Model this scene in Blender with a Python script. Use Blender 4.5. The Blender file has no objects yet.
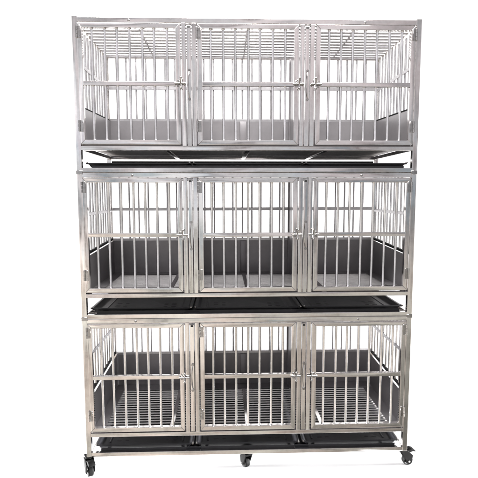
import bpy, bmesh, math, random
from mathutils import Vector, Matrix
random.seed(7)
sc = bpy.context.scene
col = sc.collection
R = math.radians

# ------------------------------------------------------------------ materials
def nodes(name):
    m = bpy.data.materials.new(name); m.use_nodes = True
    nt = m.node_tree; b = nt.nodes['Principled BSDF']
    return m, nt, b
def N(nt, t, **kw):
    n = nt.nodes.new(t)
    for k, v in kw.items():
        if k in n.inputs: n.inputs[k].default_value = v
        else: setattr(n, k, v)
    return n
def metal(name, c0, c1, r0, r1, bump=.25, wave=9., stretch=(1, 1, 1), streak=.25, grain=None):
    """polished stainless: soft waviness in the sheet, fine polishing streaks, uneven gloss"""
    m, nt, b = nodes(name); L = nt.links.new
    b.inputs['Metallic'].default_value = 1
    tc = N(nt, 'ShaderNodeTexCoord'); oi = N(nt, 'ShaderNodeObjectInfo')
    off = N(nt, 'ShaderNodeVectorMath', operation='MULTIPLY_ADD')
    cmb = N(nt, 'ShaderNodeCombineXYZ')
    for i in range(3): L(oi.outputs['Random'], cmb.inputs[i])
    L(cmb.outputs[0], off.inputs[0]); off.inputs[1].default_value = (31, 17, 23)
    L(tc.outputs['Object'], off.inputs[2])
    mp = N(nt, 'ShaderNodeMapping'); mp.inputs['Scale'].default_value = stretch
    L(off.outputs[0], mp.inputs['Vector'])
    n1 = N(nt, 'ShaderNodeTexNoise', Scale=wave, Detail=2.0, Roughness=.5)
    n2 = N(nt, 'ShaderNodeTexNoise', Scale=38., Detail=4.0, Roughness=.6)
    L(mp.outputs[0], n1.inputs['Vector']); L(off.outputs[0], n2.inputs['Vector'])
    cr = N(nt, 'ShaderNodeValToRGB')
    cr.color_ramp.elements[0].position = .3; cr.color_ramp.elements[0].color = (*c0, 1)
    cr.color_ramp.elements[1].position = .68; cr.color_ramp.elements[1].color = (*c1, 1)
    L(n2.outputs['Fac'], cr.inputs['Fac']); L(cr.outputs[0], b.inputs['Base Color'])
    mr = N(nt, 'ShaderNodeMapRange'); mr.inputs['To Min'].default_value = r0; mr.inputs['To Max'].default_value = r1
    L(n2.outputs['Fac'], mr.inputs['Value']); L(mr.outputs[0], b.inputs['Roughness'])
    bp = N(nt, 'ShaderNodeBump', Strength=bump, Distance=.012)
    L(n1.outputs['Fac'], bp.inputs['Height'])
    bp2 = N(nt, 'ShaderNodeBump', Strength=streak, Distance=.0006)
    L(n2.outputs['Fac'], bp2.inputs['Height']); L(bp.outputs[0], bp2.inputs['Normal'])
    last = bp2
    if grain:      # drawn-tube lines that run along the length
        mg = N(nt, 'ShaderNodeMapping'); mg.inputs['Scale'].default_value = grain; L(off.outputs[0], mg.inputs['Vector'])
        n3 = N(nt, 'ShaderNodeTexNoise', Scale=2.2, Detail=1.5, Roughness=.5); L(mg.outputs[0], n3.inputs['Vector'])
        last = N(nt, 'ShaderNodeBump', Strength=.55, Distance=.010)
        L(n3.outputs['Fac'], last.inputs['Height']); L(bp2.outputs[0], last.inputs['Normal'])
    L(last.outputs[0], b.inputs['Normal'])
    return m
M = {}
TC0, TC1 = (.655, .63, .615), (.735, .715, .70)
M['tube'] = metal('stainless_tube', TC0, TC1, .06, .15, .20, 4.0, streak=.04)
M['tube_x'] = metal('stainless_tube_lengthwise', TC0, TC1, .06, .15, .20, 4.0, streak=.04, grain=(.9, 7, 7))
M['tube_z'] = metal('stainless_tube_upright', TC0, TC1, .06, .15, .20, 4.0, streak=.04, grain=(7, 7, .9))
TUBES = (M['tube'], M['tube_x'], M['tube_z'])
M['bar'] = metal('stainless_rod', (.64, .63, .63), (.75, .74, .74), .16, .26, .0, 14., streak=.03)
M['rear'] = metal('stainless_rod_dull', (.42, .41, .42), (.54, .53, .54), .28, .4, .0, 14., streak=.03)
M['floor_rod'] = metal('floor_wire', (.52, .51, .505), (.66, .65, .64), .26, .4, .0, 14., streak=.03)
M['chrome'] = metal('latch_steel', (.30, .29, .285), (.42, .41, .40), .14, .24, .1, 30.)

def dull(name, c0, c1, rough, metallic=0., scale=6., bump=.05, spec=.5):
    m, nt, b = nodes(name); L = nt.links.new
    tc = N(nt, 'ShaderNodeTexCoord')
    n1 = N(nt, 'ShaderNodeTexNoise', Scale=scale, Detail=6.0, Roughness=.65)
    L(tc.outputs['Object'], n1.inputs['Vector'])
    cr = N(nt, 'ShaderNodeValToRGB')
    cr.color_ramp.elements[0].position = .32; cr.color_ramp.elements[0].color = (*c0, 1)
    cr.color_ramp.elements[1].position = .70; cr.color_ramp.elements[1].color = (*c1, 1)
    L(n1.outputs['Fac'], cr.inputs['Fac']); L(cr.outputs[0], b.inputs['Base Color'])
    mr = N(nt, 'ShaderNodeMapRange'); mr.inputs['To Min'].default_value = rough * .75; mr.inputs['To Max'].default_value = rough * 1.25
    L(n1.outputs['Fac'], mr.inputs['Value']); L(mr.outputs[0], b.inputs['Roughness'])
    b.inputs['Metallic'].default_value = metallic
    b.inputs['Specular IOR Level'].default_value = spec
    bp = N(nt, 'ShaderNodeBump', Strength=bump, Distance=.01)
    L(n1.outputs['Fac'], bp.inputs['Height']); L(bp.outputs[0], b.inputs['Normal'])
    return m
M['panel'] = dull('grey_sheet', (.20, .190, .198), (.285, .273, .28), .34, .5, 3.5, .22)
M['tray'] = dull('black_plastic', (.008, .008, .009), (.014, .014, .016), .36, 0, 9., .10, .2)
M['slot'] = dull('black_recess', (.004, .004, .004), (.006, .006, .006), .7, 0, 20., .0)
M['rubber'] = dull('black_rubber', (.003, .003, .003), (.006, .006, .006), .65, 0, 30., .08, .08)
M['plastic'] = dull('caster_plastic', (.003, .003, .003), (.006, .006, .006), .6, 0, 30., .04, .06)
M['paper'] = dull('white_paper', (.90, .90, .90), (.92, .92, .92), .8, 0, 3., .0, .2)

# ------------------------------------------------------------------ mesh helpers
def box(bm, x0, x1, y0, y1, z0, z1, bev=0.0, seg=2):
    vs = [bm.verts.new(p) for p in ((x0,y0,z0),(x1,y0,z0),(x1,y1,z0),(x0,y1,z0),(x0,y0,z1),(x1,y0,z1),(x1,y1,z1),(x0,y1,z1))]
    fs = [bm.faces.new([vs[i] for i in f]) for f in ((3,2,1,0),(4,5,6,7),(0,1,5,4),(1,2,6,5),(2,3,7,6),(3,0,4,7))]
    if bev > 0:
        es = list({e for f in fs for e in f.edges})
        bmesh.ops.bevel(bm, geom=es, offset=bev, segments=seg, affect='EDGES', profile=.5)
def prism(bm, pts, axis, a0, a1, bev=0.0, seg=2):
    """polygon pts extruded along an axis: 'y' takes (x,z), 'x' takes (y,z), 'z' takes (x,y)"""
    def P(p, a):
        return {'y': (p[0], a, p[1]), 'x': (a, p[0], p[1]), 'z': (p[0], p[1], a)}[axis]
    A = [bm.verts.new(P(p, a0)) for p in pts]; B = [bm.verts.new(P(p, a1)) for p in pts]
    n = len(pts)
    fs = [bm.faces.new(A), bm.faces.new(B[::-1])]
    for i in range(n): fs.append(bm.faces.new((A[i], B[i], B[(i+1) % n], A[(i+1) % n])))
    bmesh.ops.recalc_face_normals(bm, faces=fs)
    if bev > 0:
        es = list({e for f in fs for e in f.edges})
        bmesh.ops.bevel(bm, geom=es, offset=bev, segments=seg, affect='EDGES', profile=.5)
def cyl(bm, p0, p1, r, n=12, r2=None):
    p0, p1 = Vector(p0), Vector(p1); d = p1 - p0
    q = d.to_track_quat('Z', 'Y').to_matrix().to_4x4()
    mat = Matrix.Translation((p0 + p1) / 2) @ q
    bmesh.ops.create_cone(bm, cap_ends=True, segments=n, radius1=r, radius2=r if r2 is None else r2, depth=d.length, matrix=mat)
def tube(bm, pts, r, n=8):
    """round wire along a polyline"""
    pts = [Vector(p) for p in pts]; rings = []
    for i, p in enumerate(pts):
        t = (pts[min(i+1, len(pts)-1)] - pts[max(i-1, 0)]).normalized()
        u = t.orthogonal().normalized() if i == 0 else (u - t * u.dot(t)).normalized()
        v = t.cross(u)
        rings.append([bm.verts.new(p + r*(math.cos(2*math.pi*k/n)*u + math.sin(2*math.pi*k/n)*v)) for k in range(n)])
    for a, b in zip(rings, rings[1:]):
        for k in range(n): bm.faces.new((a[k], a[(k+1) % n], b[(k+1) % n], b[k]))
    bm.faces.new(rings[0][::-1]); bm.faces.new(rings[-1])
def rod_z(bm, z0, z1, r, n=12):
    """upright round bar whose ends swell into small weld beads"""
    rings = []
    for z, q in ((z0, r*1.3), (z0+.0035, r*1.26), (z0+.0055, r*1.06), (z0+.0075, r), (z1-.0075, r), (z1-.0055, r*1.06), (z1-.0035, r*1.26), (z1, r*1.3)):
        rings.append([bm.verts.new((q*math.cos(2*math.pi*k/n), q*math.sin(2*math.pi*k/n), z)) for k in range(n)])
    for a, b in zip(rings, rings[1:]):
        for k in range(n): bm.faces.new((a[k], a[(k+1) % n], b[(k+1) % n], b[k]))
    bm.faces.new(rings[0][::-1]); bm.faces.new(rings[-1])
def obj(name, bm, mats, parent=None, loc=None, smooth=True):
    me = bpy.data.meshes.new(name)
    bmesh.ops.recalc_face_normals(bm, faces=bm.faces)
    bm.to_mesh(me); bm.free()
    for m in (mats if isinstance(mats, (list, tuple)) else [mats]): me.materials.append(m)
    if smooth:
        me.polygons.foreach_set('use_smooth', [True]*len(me.polygons))
        try: me.set_sharp_from_angle(angle=R(42))
        except Exception: pass
    o = bpy.data.objects.new(name, me); col.objects.link(o)
    if smooth and any(m in TUBES for m in me.materials[:]):
        wn = o.modifiers.new('flat_faces', 'WEIGHTED_NORMAL'); wn.keep_sharp = True; wn.weight = 100
    if parent: o.parent = parent
    if loc is not None: o.location = loc
    return o
def part(name, mat, parent, fn, loc=None):
    bm = bmesh.new(); fn(bm); return obj(name, bm, mat, parent, loc)
def dupe(src, parent, loc, name=None):
    o = src.copy(); col.objects.link(o); o.parent = parent; o.location = loc
    if name: o.name = name
    return o
def thing(name, label, cat, loc, group=None):
    o = bpy.data.objects.new(name, None); col.objects.link(o)
    o.empty_display_size = .1
    o.location = loc; o['label'] = label; o['category'] = cat
    if group: o['group'] = group
    return o
def copy_tree(o, parent=None):
    c = o.copy(); col.objects.link(c); c.parent = parent
    for ch in [k for k in o.children]: copy_tree(ch, c)
    return c

# ------------------------------------------------------------------ one cage (metres, base at z = 0, front face at y = 0)
HW, DEP, HT = .800, .577, .6965        # half width, depth, height of a tier
T = .024                               # tube size
PANEL_F, PANEL_B = .298, .322          # top of the side sheets, front and back
DOORS = [(-.777, -.314, 'L'), (-.236, .230, 'L'), (.310, .773, 'R')]
DIVS = [-.275, .270]

def door(root, x0, x1, hinge):
    w, y0, y1, z0, z1 = .0215, -.010, .011, .1285, .671
    xc = (x0 + x1) / 2
    X0, X1 = x0 - xc, x1 - xc
    bm = bmesh.new(); b = .0017; g = .0004
    # four mitred square tubes
    prism(bm, [(X0, z0), (X0+w-g, z0+w), (X0+w-g, z1-w), (X0, z1)], 'y', y0, y1, b)
    prism(bm, [(X1, z0), (X1-w+g, z0+w), (X1-w+g, z1-w), (X1, z1)], 'y', y0, y1, b)
    prism(bm, [(X0+g, z0), (X0+w, z0+w-g), (X1-w, z0+w-g), (X1-g, z0)], 'y', y0, y1, b)
    prism(bm, [(X0+g, z1), (X0+w, z1-w+g), (X1-w, z1-w+g), (X1-g, z1)], 'y', y0, y1, b)
    for f in bm.faces:
        c = f.calc_center_median()
        f.material_index = 1 if (c.z < z0 + w or c.z > z1 - w) and X0 + w*.9 < c.x < X1 - w*.9 else 0
    d = obj('door', bm, [M['tube_z'], M['tube_x']], root, (xc, 0, 0))
    part('crossbar', M['tube_x'], d, lambda bm: box(bm, X0+w-.001, X1-w+.001, -.012, .006, .394, .4135, .002))
    s = part('bar', M['bar'], d, lambda bm: rod_z(bm, z0+w-.002, z1-w+.002, .0060, 14), (-3*.0567, .004, 0))
    for k in range(-2, 4):
        o = dupe(s, d, (k*.0567 + random.uniform(-.0014, .0014), .004, 0)); o.rotation_euler = (0, random.uniform(-.0028, .0028), 0)
    # hinges on the outer edge: two leaves and a knuckle
    hx = X0 if hinge == 'L' else X1
    sg = 1 if hinge == 'L' else -1
    for hz in (.212, .628):
        def hinge_mesh(bm):
            box(bm, hx - sg*.0015 - .0075 + sg*.010, hx - sg*.0015 + .0075 + sg*.010, -.0125, -.0101, -.026, .026, .0008, 1)
            for i in range(3): cyl(bm, (hx - sg*.001, -.0135, -.025 + i*.0172), (hx - sg*.001, -.0135, -.0095 + i*.0172), .0048, 10)
            for i in (-1, 1): cyl(bm, (hx + sg*.010, -.0140, i*.016), (hx + sg*.010, -.0118, i*.016), .0032, 10)
        part('hinge', M['chrome'], d, hinge_mesh, (0, 0, hz))
    # slide bolt across the gap at the free edge
    lx = X1 if hinge == 'L' else X0
    def latch(bm):
        box(bm, lx - sg*.017, lx - sg*.005, -.0135, -.0100, .390, .420, .0012, 1) if sg > 0 else box(bm, lx + .005, lx + .017, -.0135, -.0100, .390, .420, .0012, 1)
        cyl(bm, (lx - sg*.026, -.0185, .4035), (lx + sg*.024, -.0185, .4035), .0040, 10)
        cyl(bm, (lx - sg*.014, -.0185, .4035), (lx - sg*.010, -.0185, .4035), .0072, 10)
        # turn handle: short rod up, ball end below
        tube(bm, [(lx + sg*.002, -.0185, .4035), (lx + sg*.001, -.026, .412), (lx + sg*.003, -.030, .424)], .0034, 8)
        bmesh.ops.create_uvsphere(bm, u_segments=10, v_segments=6, radius=.0058, matrix=Matrix.Translation((lx + sg*.003, -.030, .427)))
        cyl(bm, (lx + sg*.002, -.0185, .403), (lx + sg*.002, -.022, .386), .0036, 8)
        bmesh.ops.create_uvsphere(bm, u_segments=10, v_segments=6, radius=.0056, matrix=Matrix.Translation((lx + sg*.002, -.022, .383)))
        # keeper plate on the post
        cyl(bm, (lx + sg*.016, -.0185, .4035), (lx + sg*.020, -.0185, .4035), .0070, 10)
    part('latch', M['chrome'], d, latch)
    return d

def cage(label):
    root = thing('stacking_cage', label, 'cage', (0, 0, 0), 'stainless steel cages stacked three high')
    # ---- corner posts
    b = .0018
    pm = part('corner_post', M['tube_z'], root, lambda bm: box(bm, -T/2, T/2, -T/2, T/2, 0, HT+.004, b), (-HW+T/2, .0045, 0))
    for x, y in ((HW-T/2, .0045), (-HW+T/2, DEP-T/2), (HW-T/2, DEP-T/2)): dupe(pm, root, (x, y, 0))
    sl = part('post_sleeve', M['chrome'], root, lambda bm: box(bm, -T/2-.0025, T/2+.0025, -T/2-.0025, T/2+.0025, -.009, .009, .0012, 1), (-HW+T/2, .0045, 0))
    for x, y in ((HW-T/2, .0045), (-HW+T/2, DEP-T/2), (HW-T/2, DEP-T/2)): dupe(sl, root, (x, y, 0))
    # ---- long rails (front and back) and short rails (sides) on three levels
    levels = (('base_rail', .0005, .0215), ('floor_rail', .1025, .1215), ('top_rail', .6735, .6955))
    for nm, z0, z1 in levels:
        e = HW - T + .0005
        l = part(nm, M['tube_x'], root, lambda bm: box(bm, -e, e, -.010, .010, z0, z1, b), (0, .003, 0))
        dupe(l, root, (0, DEP-T/2, 0))
        s = part(nm, M['tube'], root, lambda bm: box(bm, -.010, .010, .0165, DEP-T-.0005, z0, z1, b), (-HW+T/2, 0, 0))
        dupe(s, root, (HW-T/2, 0, 0))
    rv = part('rivet', M['chrome'], root, lambda bm: bmesh.ops.create_uvsphere(bm, u_segments=12, v_segments=8, radius=.0058, matrix=Matrix.Diagonal((1, .55, 1, 1))), (-.545, -.0072, .683))
    dupe(rv, root, (.535, -.0072, .683))
    # ---- dividers: two fixed strips, a lift-out strip with its pull wire, and the sheet behind
    for xd in DIVS:
        st = part('divider_post', M['tube_z'], root, lambda bm: box(bm, -.0097, .0097, -.0085, .0105, .1220, .6730, b), (xd-.0235, 0, 0))
        dupe(st, root, (xd+.0235, 0, 0))
        bm = bmesh.new()
        box(bm, -.0098, .0098, -.006, .010, .1222, .6640, .0018)
        box(bm, -.0062, .0062, -.0066, -.0050, .652, .661, 0)
        for f in bm.faces:
            c = f.calc_center_median()
            f.material_index = 1 if abs(c.x) < .0063 and -.00665 < c.y < -.0049 and .651 < c.z < .662 else 0
        lift = obj('lift_bar', bm, [M['tube_z'], M['slot']], root, (xd, 0, 0))
        def pull(bm):
            tube(bm, [(.0015, -.008, .462), (0, -.014, .452), (-.003, -.0175, .425), (-.0045, -.0185, .397), (-.003, -.0175, .370), (.001, -.013, .346), (.002, -.008, .338)], .0024, 8)
            for z in (.464, .336):
                cyl(bm, (.0012, -.0062, z), (.0012, -.0120, z), .0068, 12)
                cyl(bm, (.0012, -.0120, z), (.0012, -.0145, z), .0035, 8)
        part('pull_wire', M['chrome'], lift, pull)
        def sheet(bm):
            box(bm, -.0012, .0012, .018, DEP-.045, .128, .668, 0)
            box(bm, -.008, .008, DEP-.045, DEP-.027, .124, .672, .0015, 1)
        part('divider_panel', M['panel'], root, sheet, (xd, 0, 0))
    # ---- solid sheets low down at the sides and back
    for s in (-1, 1):
        xs = s*(HW - T - .004)
        part('side_panel', M['panel'], root, lambda bm: prism(bm, [(.020, .129), (DEP-.026, .129), (DEP-.026, PANEL_B), (.020, PANEL_F)], 'x', xs-.001, xs+.001))
        part('panel_rail', M['plastic'], root, lambda bm: prism(bm, [(.018, PANEL_F), (DEP-.025, PANEL_B), (DEP-.025, PANEL_B+.012), (.018, PANEL_F+.012)], 'x', s*(HW-T/2)-.007, s*(HW-T/2)+.007, .001, 1))
    for s in (-1, 1):       # the side sheets turn in at the bottom, over the wire ends
        part('panel_flange', M['panel'], root, lambda bm: box(bm, *sorted((s*(HW-T-.0055), s*(HW-T-.060))), .022, DEP-.1075, .1304, .1316, 0))
    part('panel_flange', M['panel'], root, lambda bm: box(bm, -(HW-T-.0062), HW-T-.0062, DEP-.106, DEP-.0262, .1304, .1316, 0))  # back strip added to cover the bright gap behind the trays
    e = HW - T - .002
    bp = part('back_panel', M['panel'], root, lambda bm: box(bm, -e, e, DEP-.0255, DEP-.0235, .116, PANEL_B, 0))
    part('panel_seam', M['panel'], bp, lambda bm: box(bm, -.022, .014, DEP-.0335, DEP-.0260, .134, PANEL_B-.002, .002, 2))
    part('panel_rail', M['rear'], root, lambda bm: box(bm, -e-.001, e+.001, DEP-.0232, DEP-.006, PANEL_B-.004, PANEL_B+.014, .0015, 1))
    # ---- upright bars above the sheets
    def upright(bm): cyl(bm, (0, 0, 0), (0, 0, .674-PANEL_B-.010), .0050, 10)
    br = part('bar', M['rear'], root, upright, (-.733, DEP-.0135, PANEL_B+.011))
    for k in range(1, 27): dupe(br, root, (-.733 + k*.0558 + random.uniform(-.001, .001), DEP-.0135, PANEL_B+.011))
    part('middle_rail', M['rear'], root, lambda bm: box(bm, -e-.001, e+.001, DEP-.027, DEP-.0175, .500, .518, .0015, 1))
    sb = None
    for s in (-1, 1):
        for k in range(11):
            y = .050 + k*.0480
            p = (s*(HW-T/2), y, PANEL_F + .011 + (PANEL_B-PANEL_F)*y/DEP)
            if sb is None:
                sb = part('bar', M['bar'], root, lambda bm: cyl(bm, (0, 0, 0), (0, 0, .674-PANEL_B-.002), .0052, 10), p)
            else: dupe(sb, root, p)
        part('middle_rail', M['rear'], root, lambda bm: box(bm, s*(HW-T/2)-s*.0065-.003, s*(HW-T/2)-s*.0065+.003, .017, DEP-.025, .492, .508, .001, 1))
    # ---- mesh ceiling and wire floor
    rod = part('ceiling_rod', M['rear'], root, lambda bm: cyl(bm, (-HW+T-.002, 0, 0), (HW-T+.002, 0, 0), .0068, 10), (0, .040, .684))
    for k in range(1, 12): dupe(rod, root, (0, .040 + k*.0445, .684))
    for x in (-.52, 0, .52):
        part('ceiling_bar', M['bar'], root, lambda bm: box(bm, -.006, .006, .014, DEP-.024, .6915, .6955, .001, 1), (x, 0, 0))
    wire = part('floor_rod', M['floor_rod'], root, lambda bm: cyl(bm, (-HW+T-.002, 0, 0), (HW-T+.002, 0, 0), .0038, 8), (0, .0235, .1257))
    for k in range(1, 20): dupe(wire, root, (0, .0235 + k*.0274, .1257))
    for x in (-.384, -.004, .372):
        part('floor_bar', M['tube'], root, lambda bm: box(bm, -.011, .011, .0135, DEP-.0225, .1035, .1222, .002), (x, 0, 0))
        part('floor_strip', M['tube'], root, lambda bm: box(bm, -.010, .010, .0145, DEP-.1075, .1302, .1328, .001, 1), (x, 0, 0))
    # ---- tray runners on the base
    for x in (-.70, -.33, -.21, .21, .33, .68):
        part('tray_runner', M['tube'], root, lambda bm: box(bm, -.009, .009, .0165, DEP-.0225, .004, .0205, .0015, 1), (x, 0, 0))
    for x in DIVS:
        part('tray_guide', M['tray'], root, lambda bm: box(bm, -.036, .036, -.0045, .548, .0217, .0232, .0004, 1), (x, 0, 0))
    part('tray_support', M['tray'], root, lambda bm: box(bm, -.735, .745, .0135, .0160, .006, .0335, .0004, 1))
    part('backdrop_block', M['tray'], root, lambda bm: box(bm, -HW+T+.004, HW-T-.004, .5545,   .5565, .0220, .093, 0))  # black plate added so the bright backdrop doesn't show through the wire floor
    part('door_stop', M['panel'], root, lambda bm: box(bm, -HW+T+.001, HW-T-.001, .0145, .0165, .1225, .1345, 0))  # dark strip standing in for the shade in the slit below the doors
    for x0, x1, h in DOORS: door(root, x0, x1, h)
    return root

ZB = [1.4905, .794, .0980]
names = ['topmost stainless cage of the stack, its mesh ceiling and post tips open to the air',
         'middle stainless cage, stacked between the other two cages',
         'lowest stainless cage of the stack, standing on black swivel casters']
c0 = cage(names[0])
cages = [c0, copy_tree(c0), copy_tree(c0)]
for c, z, n in zip(cages, ZB, names):
    c.location = (0, 0, z); c['label'] = n
    for o in c.children:
        if o.name.startswith('door') and o.type == 'MESH' and len(o.children) > 3:
            a = random.uniform(-.0022, .0022); o.rotation_euler = (0, a, 0)
            o.location = (o.location.x - a*.4, random.uniform(-.0012, .0008), o.location.z)
            for q in o.children:
                if q.name.startswith('bar'):
                    q.location.x += random.uniform(-.0009, .0009); q.rotation_euler = (0, random.uniform(-.003, .003), 0)
for o in [k for k in cages[2].children if k.name.startswith('post_sleeve')]: bpy.data.objects.remove(o)

# ------------------------------------------------------------------ casters under the lowest cage
def caster(x, y, rot, brake, ax=.020):
    root = cages[2]; zt = -.0005                      # local z of the rail underside
    bm = bmesh.new()
    box(bm, -.020, .020, -.019, .019, zt-.0045, zt, .001, 1)              # top plate
    cyl(bm, (0, 0, zt-.0045), (0, 0, zt-.0155), .0185, 20, .0165)         # swivel race
    for s in (-1, 1):                                                     # fork cheeks, trailing
        prism(bm, [(-.019, zt-.012), (.020, zt-.012), (ax+.021, zt-.040), (ax+.017, zt-.066), (ax+.009, zt-.081), (ax-.007, zt-.082), (ax-.019, zt-.058)], 'y', s*.0195-.0024, s*.0195+.0024, .0012, 1)
    box(bm, -.0165, .016, -.0190, .0190, zt-.024, zt-.0145, .001, 1)
    c = obj('caster', bm, M['plastic'], root, (x, y, 0)); c.rotation_euler = (0, 0, rot)
    az, r = -.098 + .0262, .0262
    wb = bmesh.new()
    prof = [(.0095, r*.62), (.0122, r*.72), (.0130, r*.9), (.0105, r*.985), (.005, r), (-.005, r), (-.0105, r*.985), (-.0130, r*.9), (-.0122, r*.72), (-.0095, r*.62)]
    n = 32; rings = []
    for i in range(n):
        a = 2*math.pi*i/n
        rings.append([wb.verts.new((ax + q*math.cos(a), w, az + q*math.sin(a))) for w, q in prof])
    for i in range(n):
        A, B = rings[i], rings[(i+1) % n]
        for k in range(len(prof)): wb.faces.new((A[k], A[(k+1) % len(prof)], B[(k+1) % len(prof)], B[k]))
    wh = obj('wheel', wb, M['rubber'], c)
    hb = bmesh.new()
    cyl(hb, (ax, -.0098, az), (ax, .0098, az), r*.63, 24)
    for f in hb.faces: f.material_index = 0
    n_hub = set(hb.faces)
    for s in (-1, 1):
        cyl(hb, (ax, s*.0099, az), (ax, s*.0235, az), .0055, 12)
        for k in range(5):
            a = 2*math.pi*k/5 + .3
            cyl(hb, (ax + .0085*math.cos(a), s*.0099, az + .0085*math.sin(a)), (ax + .0085*math.cos(a), s*.0112, az + .0085*math.sin(a)), .0030, 8)
    # hub disc is a piece of the wheel: same mesh, pale steel
    for f in hb.faces: f.material_index = 0 if f in n_hub else 1
    me = bpy.data.meshes.new('hub'); bmesh.ops.recalc_face_normals(hb, faces=hb.faces); hb.to_mesh(me); hb.free(); me.materials.append(M['plastic']); me.materials.append(M['chrome'])
    ho = bpy.data.objects.new('hub', me); col.objects.link(ho); ho.parent = c
    if brake:
        bb = bmesh.new()
        prism(bb, [(.006, zt-.020), (.026, zt-.013), (.046, zt-.010), (.060, zt-.014), (.069, zt-.022), (.067, zt-.027), (.056, zt-.023), (.046, zt-.024), (.030, zt-.034), (.010, zt-.034)], 'y', -.0165, .0165, .0018, 2)
        obj('brake_pedal', bb, M['plastic'], c)
caster(-.797, .014, R(-60), True, .018)
caster(-.004, .030, R(118), False)
caster(.792, .036, R(8), True, .030)
caster(-.787, DEP-.014, R(80), False)
caster(-.004, DEP-.014, R(60), False)
caster(.786, DEP-.014, R(100), False)

# ------------------------------------------------------------------ black drip trays, three across under every cage
def tray(x0, x1):
    xc = (x0+x1)/2; hw = (x1-x0)/2
    t = thing('drip_tray', '', 'tray', (xc, 0, 0), 'black plastic trays under the cages')
    y0, y1 = 0., .535
    # section as nested rectangles: (inset from the rim edge, z)
    prof = [(.000, .0245), (.0005, .0275), (.003, .0290), (.013, .0290), (.016, .0270), (.0185, .0225), (.026, .0105), (.029, .0085), (.036, .0080)]
    low = [(.036, .0055), (.029, .0055), (.022, .0085), (.014, .0215), (.0125, .0245), (.003, .0250), (.0005, .0232)]
    bm = bmesh.new(); loops = []
    def ring(ins, z):
        c = max(.012 - ins*.25, .004); pts = []
        X, Y0, Y1 = hw-ins, y0+ins*.45, y1-ins
        for cx, cy, a0 in ((X-c, Y1-c, 0), (-X+c, Y1-c, 90), (-X+c, Y0+c, 180), (X-c, Y0+c, 270)):
            for k in range(5):
                a = R(a0 + k*22.5); pts.append((cx + c*math.cos(a), cy + c*math.sin(a), z))
        return [bm.verts.new(p) for p in pts]
    top = [ring(i, z) for i, z in prof]; bot = [ring(i, z) for i, z in low]
    seq = top
    for A, B in zip(seq, seq[1:]):
        n = len(A)
        for k in range(n): bm.faces.new((A[k], A[(k+1) % n], B[(k+1) % n], B[k]))
    bm.faces.new(top[-1])
    for A, B in zip(bot, bot[1:]):
        n = len(A)
        for k in range(n): bm.faces.new((A[k], A[(k+1) % n], B[(k+1) % n], B[k]))
    bm.faces.new(bot[0])
    A, B = bot[-1], top[0]; n = len(A)
    for k in range(n): bm.faces.new((A[k], A[(k+1) % n], B[(k+1) % n], B[k]))
    # raised stiffening beads across the pan
    for k in (-1, 1):
        prism(bm, [(k*(hw-.062)-.006, .0079), (k*(hw-.062)-.003, .0105), (k*(hw-.062)+.003, .0105), (k*(hw-.062)+.006, .0079)], 'y', .06, .43)
    base = set(bm.faces)
    for s in (-1, 1):
        for cx, w in ((hw-.105, .010), (hw-.145, .007)):
            for r in range(4):
                for yy in (.075 + r*.034, .330 + r*.034):
                    prism(bm, [(s*cx - w, yy-.003), (s*cx + w, yy-.003), (s*cx + w + .003, yy), (s*cx + w, yy+.003), (s*cx - w, yy+.003), (s*cx - w - .003, yy)], 'z', .0076, .0088)
    for f in bm.faces:
        if f not in base: f.material_index = 1
    pan = obj('pan', bm, [M['tray'], M['slot']], t)
    def clip(bm):
        box(bm, hw-.010, hw-.003, -.004, .010, .0295, .0335, .0008, 1)
        cyl(bm, (hw-.0065, -.004, .031), (hw-.0065, -.009, .031), .003, 8)
        box(bm, -hw+.003, -hw+.010, -.004, .010, .0295, .0335, .0008, 1)
    part('clip', M['chrome'], t, clip)
    return t
spans = [(-.767, -.272), (-.266, .262), (.268, .765)]
pos = ['left', 'middle', 'right']
where = ['black plastic tray under the topmost cage, seen edge-on, %s of three', 'black slotted tray lying under the middle cage, %s of three', 'black plastic tray under the lowest cage above the casters, %s of three']
protos = [tray(*s) for s in spans]
for ti in range(3):
    for k in range(3):
        o = protos[k] if ti == 0 else copy_tree(protos[k])
        o.location = (protos[k].location.x + random.uniform(-.0015, .0015), .004 + .013 + random.uniform(0, .003), ZB[ti] + .0180)
        o['label'] = where[ti] % pos[k]

# ------------------------------------------------------------------ white paper sweep: floor and wall in one sheet
bm = bmesh.new(); prof = [(-.13, 0)]
YW, RC = 1.75, .45
prof.append((YW-RC, 0))
for k in range(1, 13):
    a = R(90*k/12); prof.append((YW-RC + RC*math.sin(a), RC - RC*math.cos(a)))
prof.append((YW, 3.9))
A = [bm.verts.new((-3.3, y, z)) for y, z in prof]; B = [bm.verts.new((3.3, y, z)) for y, z in prof]
for i in range(len(prof)-1): bm.faces.new((A[i], B[i], B[i+1], A[i+1]))
bd = obj('backdrop', bm, M['paper']); bd['kind'] = 'structure'

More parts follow.
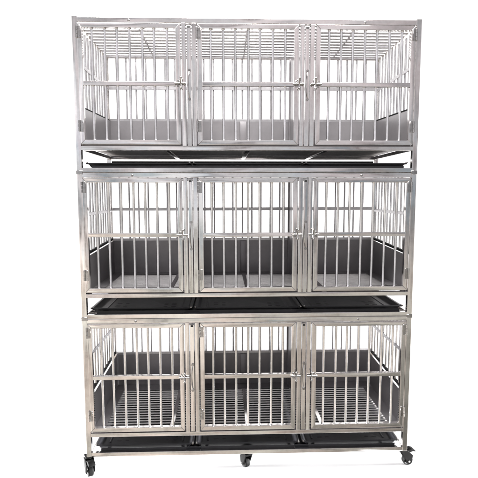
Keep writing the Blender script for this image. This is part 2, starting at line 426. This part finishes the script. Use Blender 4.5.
# ------------------------------------------------------------------ room light that the steel mirrors, and lamps, some added as fill
w = bpy.data.worlds.new('World'); sc.world = w; w.use_nodes = True
nt = w.node_tree; L = nt.links.new; bg = nt.nodes['Background']
tc = N(nt, 'ShaderNodeTexCoord'); sp = N(nt, 'ShaderNodeSeparateXYZ'); L(tc.outputs['Generated'], sp.inputs[0])
hx = N(nt, 'ShaderNodeMapRange'); hx.inputs['From Min'].default_value = -1; hx.inputs['From Max'].default_value = 1; L(sp.outputs['X'], hx.inputs['Value'])
hr = N(nt, 'ShaderNodeValToRGB'); L(hx.outputs[0], hr.inputs['Fac'])
stops = [(0, .35), (.12, 1.3), (.28, 1.35), (.34, 1.12), (.5, .82), (.68, .46), (.75, .5), (.83, 1.2), (.92, 1.1), (1, .35)]
while len(hr.color_ramp.elements) < len(stops): hr.color_ramp.elements.new(.5)
for el, (p, v) in zip(hr.color_ramp.elements, stops): el.position = p; el.color = (v/1.5, v/1.5, v/1.5, 1)
mx = N(nt, 'ShaderNodeMath', operation='MULTIPLY'); mx.inputs[1].default_value = 1.5; L(hr.outputs[0], mx.inputs[0])
nz = N(nt, 'ShaderNodeTexNoise', Scale=6.0, Detail=4.0, Roughness=.6); L(tc.outputs['Generated'], nz.inputs['Vector'])
nm = N(nt, 'ShaderNodeMapRange'); nm.inputs['From Min'].default_value = .35; nm.inputs['From Max'].default_value = .65
nm.inputs['To Min'].default_value = .36; nm.inputs['To Max'].default_value = 1.38; L(nz.outputs['Fac'], nm.inputs['Value'])
mul = N(nt, 'ShaderNodeMath', operation='MULTIPLY'); L(mx.outputs[0], mul.inputs[0]); L(nm.outputs[0], mul.inputs[1])
cr = N(nt, 'ShaderNodeValToRGB'); e = cr.color_ramp.elements
mz = N(nt, 'ShaderNodeMapRange'); mz.inputs['From Min'].default_value = -1; mz.inputs['From Max'].default_value = 1; L(sp.outputs['Z'], mz.inputs['Value'])
L(mz.outputs[0], cr.inputs['Fac'])
e[0].position = .20; e[0].color = (.70, .64, .55, 1)
e[1].position = .62; e[1].color = (.95, .93, .95, 1)
k = e.new(.40); k.color = (1.0, .93, .82, 1)
k = e.new(.50); k.color = (.80, .79, .81, 1)
cm = N(nt, 'ShaderNodeVectorMath', operation='SCALE'); L(cr.outputs[0], cm.inputs[0]); L(mul.outputs[0], cm.inputs['Scale'])
ms = N(nt, 'ShaderNodeMapRange'); ms.inputs['From Min'].default_value = -.55; ms.inputs['From Max'].default_value = .05
ms.inputs['To Min'].default_value = 1.; ms.inputs['To Max'].default_value = .22; L(sp.outputs['Y'], ms.inputs['Value'])
cs = N(nt, 'ShaderNodeVectorMath', operation='SCALE'); L(cm.outputs[0], cs.inputs[0]); L(ms.outputs[0], cs.inputs['Scale'])
tn = N(nt, 'ShaderNodeTexNoise', Scale=7.0, Detail=2.0); L(tc.outputs['Generated'], tn.inputs['Vector'])
ht = N(nt, 'ShaderNodeValToRGB'); L(tn.outputs['Fac'], ht.inputs['Fac'])
ht.color_ramp.elements[0].position = .38; ht.color_ramp.elements[0].color = (1.0, .93, .94, 1)
ht.color_ramp.elements[1].position = .62; ht.color_ramp.elements[1].color = (.92, .97, 1.0, 1)
tm = N(nt, 'ShaderNodeVectorMath', operation='MULTIPLY'); L(cs.outputs[0], tm.inputs[0]); L(ht.outputs[0], tm.inputs[1])
cn = N(nt, 'ShaderNodeTexNoise', Scale=11.0, Detail=4.0, Roughness=.6); L(tc.outputs['Generated'], cn.inputs['Vector'])
cc = N(nt, 'ShaderNodeValToRGB'); L(cn.outputs['Fac'], cc.inputs['Fac'])
cstops = [(.34, (.16, .155, .15)), (.39, (.45, .43, .42)), (.43, (1, 1, .99)), (.57, (1, 1, .99)), (.60, (.66, .88, 1.0)), (.63, (.70, .90, 1.0)), (.655, (1, .82, .87)), (.72, (1, .86, .90))]
while len(cc.color_ramp.elements) < len(cstops): cc.color_ramp.elements.new(.5)
for el, (p, c) in zip(cc.color_ramp.elements, cstops): el.position = p; el.color = (*c, 1)
zb = N(nt, 'ShaderNodeValToRGB'); L(mz.outputs[0], zb.inputs['Fac'])
zst = [(.37, 0), (.41, 1), (.55, 1), (.60, 0)]
while len(zb.color_ramp.elements) < 4: zb.color_ramp.elements.new(.5)
for el, (p, v) in zip(zb.color_ramp.elements, zst): el.position = p; el.color = (v, v, v, 1)
mc = N(nt, 'ShaderNodeMix', data_type='RGBA'); mc.inputs[6].default_value = (1, 1, 1, 1)
L(zb.outputs[0], mc.inputs[0]); L(cc.outputs[0], mc.inputs[7])
tm2 = N(nt, 'ShaderNodeVectorMath', operation='MULTIPLY'); L(tm.outputs[0], tm2.inputs[0]); L(mc.outputs[2], tm2.inputs[1])
L(tm2.outputs[0], bg.inputs['Color']); bg.inputs['Strength'].default_value = 1.3

def area(name, loc, aim, sx, sy, power, color=(1, 1, 1), spread=180):
    l = bpy.data.lights.new(name, 'AREA'); l.shape = 'RECTANGLE'; l.size = sx; l.size_y = sy; l.energy = power; l.color = color; l.spread = R(spread)
    o = bpy.data.objects.new(name, l); col.objects.link(o); o.location = loc
    o.rotation_euler = (Vector(aim) - Vector(loc)).to_track_quat('-Z', 'Y').to_euler()
    return o
area('overhead_softbox', (-.1, -.45, 3.05), (-.05, .35, 1.7), 1.9, .6, 72, (1, .985, .97), 110)
area('backdrop_fill', (-3.4, .7, 2.3), (0, 1.75, 2.1), .4, 3.6, 16, spread=64)  # added pair of fills that lift the backdrop to white
area('backdrop_fill', (3.4, .7, 2.3), (0, 1.75, 2.1), .4, 3.6, 14, spread=64)
area('floor_fill', (-5.0, .12, .22), (0, .12, .05), 2.0, .3, 105, spread=17)  # added low fills that wash out the shade under the base
area('floor_fill', (5.0, .12, .22), (0, .12, .05), 2.0, .3, 105, spread=17)

# ------------------------------------------------------------------ camera
cam = bpy.data.cameras.new('camera'); co = bpy.data.objects.new('camera', cam); col.objects.link(co)
cam.sensor_width = 36; cam.lens = 36*458.67/478; cam.clip_end = 100; cam.clip_start = .05
yaw, pit, rol = .0324, .0960, .0015
fwd = Vector((math.sin(yaw)*math.cos(pit), math.cos(yaw)*math.cos(pit), -math.sin(pit)))
right = Vector((math.cos(yaw), -math.sin(yaw), 0)); up = right.cross(fwd)
c_, s_ = math.cos(rol), math.sin(rol)
r2 = c_*right - s_*up; u2 = s_*right + c_*up
mat = Matrix((r2, u2, -fwd)).transposed().to_4x4(); mat.translation = Vector((-.1171, -2.1805, 1.3863))
co.matrix_world = mat
sc.camera = co

sc.view_settings.view_transform = 'Standard'; sc.view_settings.look = 'None'
sc.view_settings.exposure = 0; sc.view_settings.gamma = 1
sc.render.engine = 'CYCLES'
sc.cycles.max_bounces = 10; sc.cycles.glossy_bounces = 8; sc.cycles.diffuse_bounces = 4
sc.cycles.sample_clamp_indirect = 6
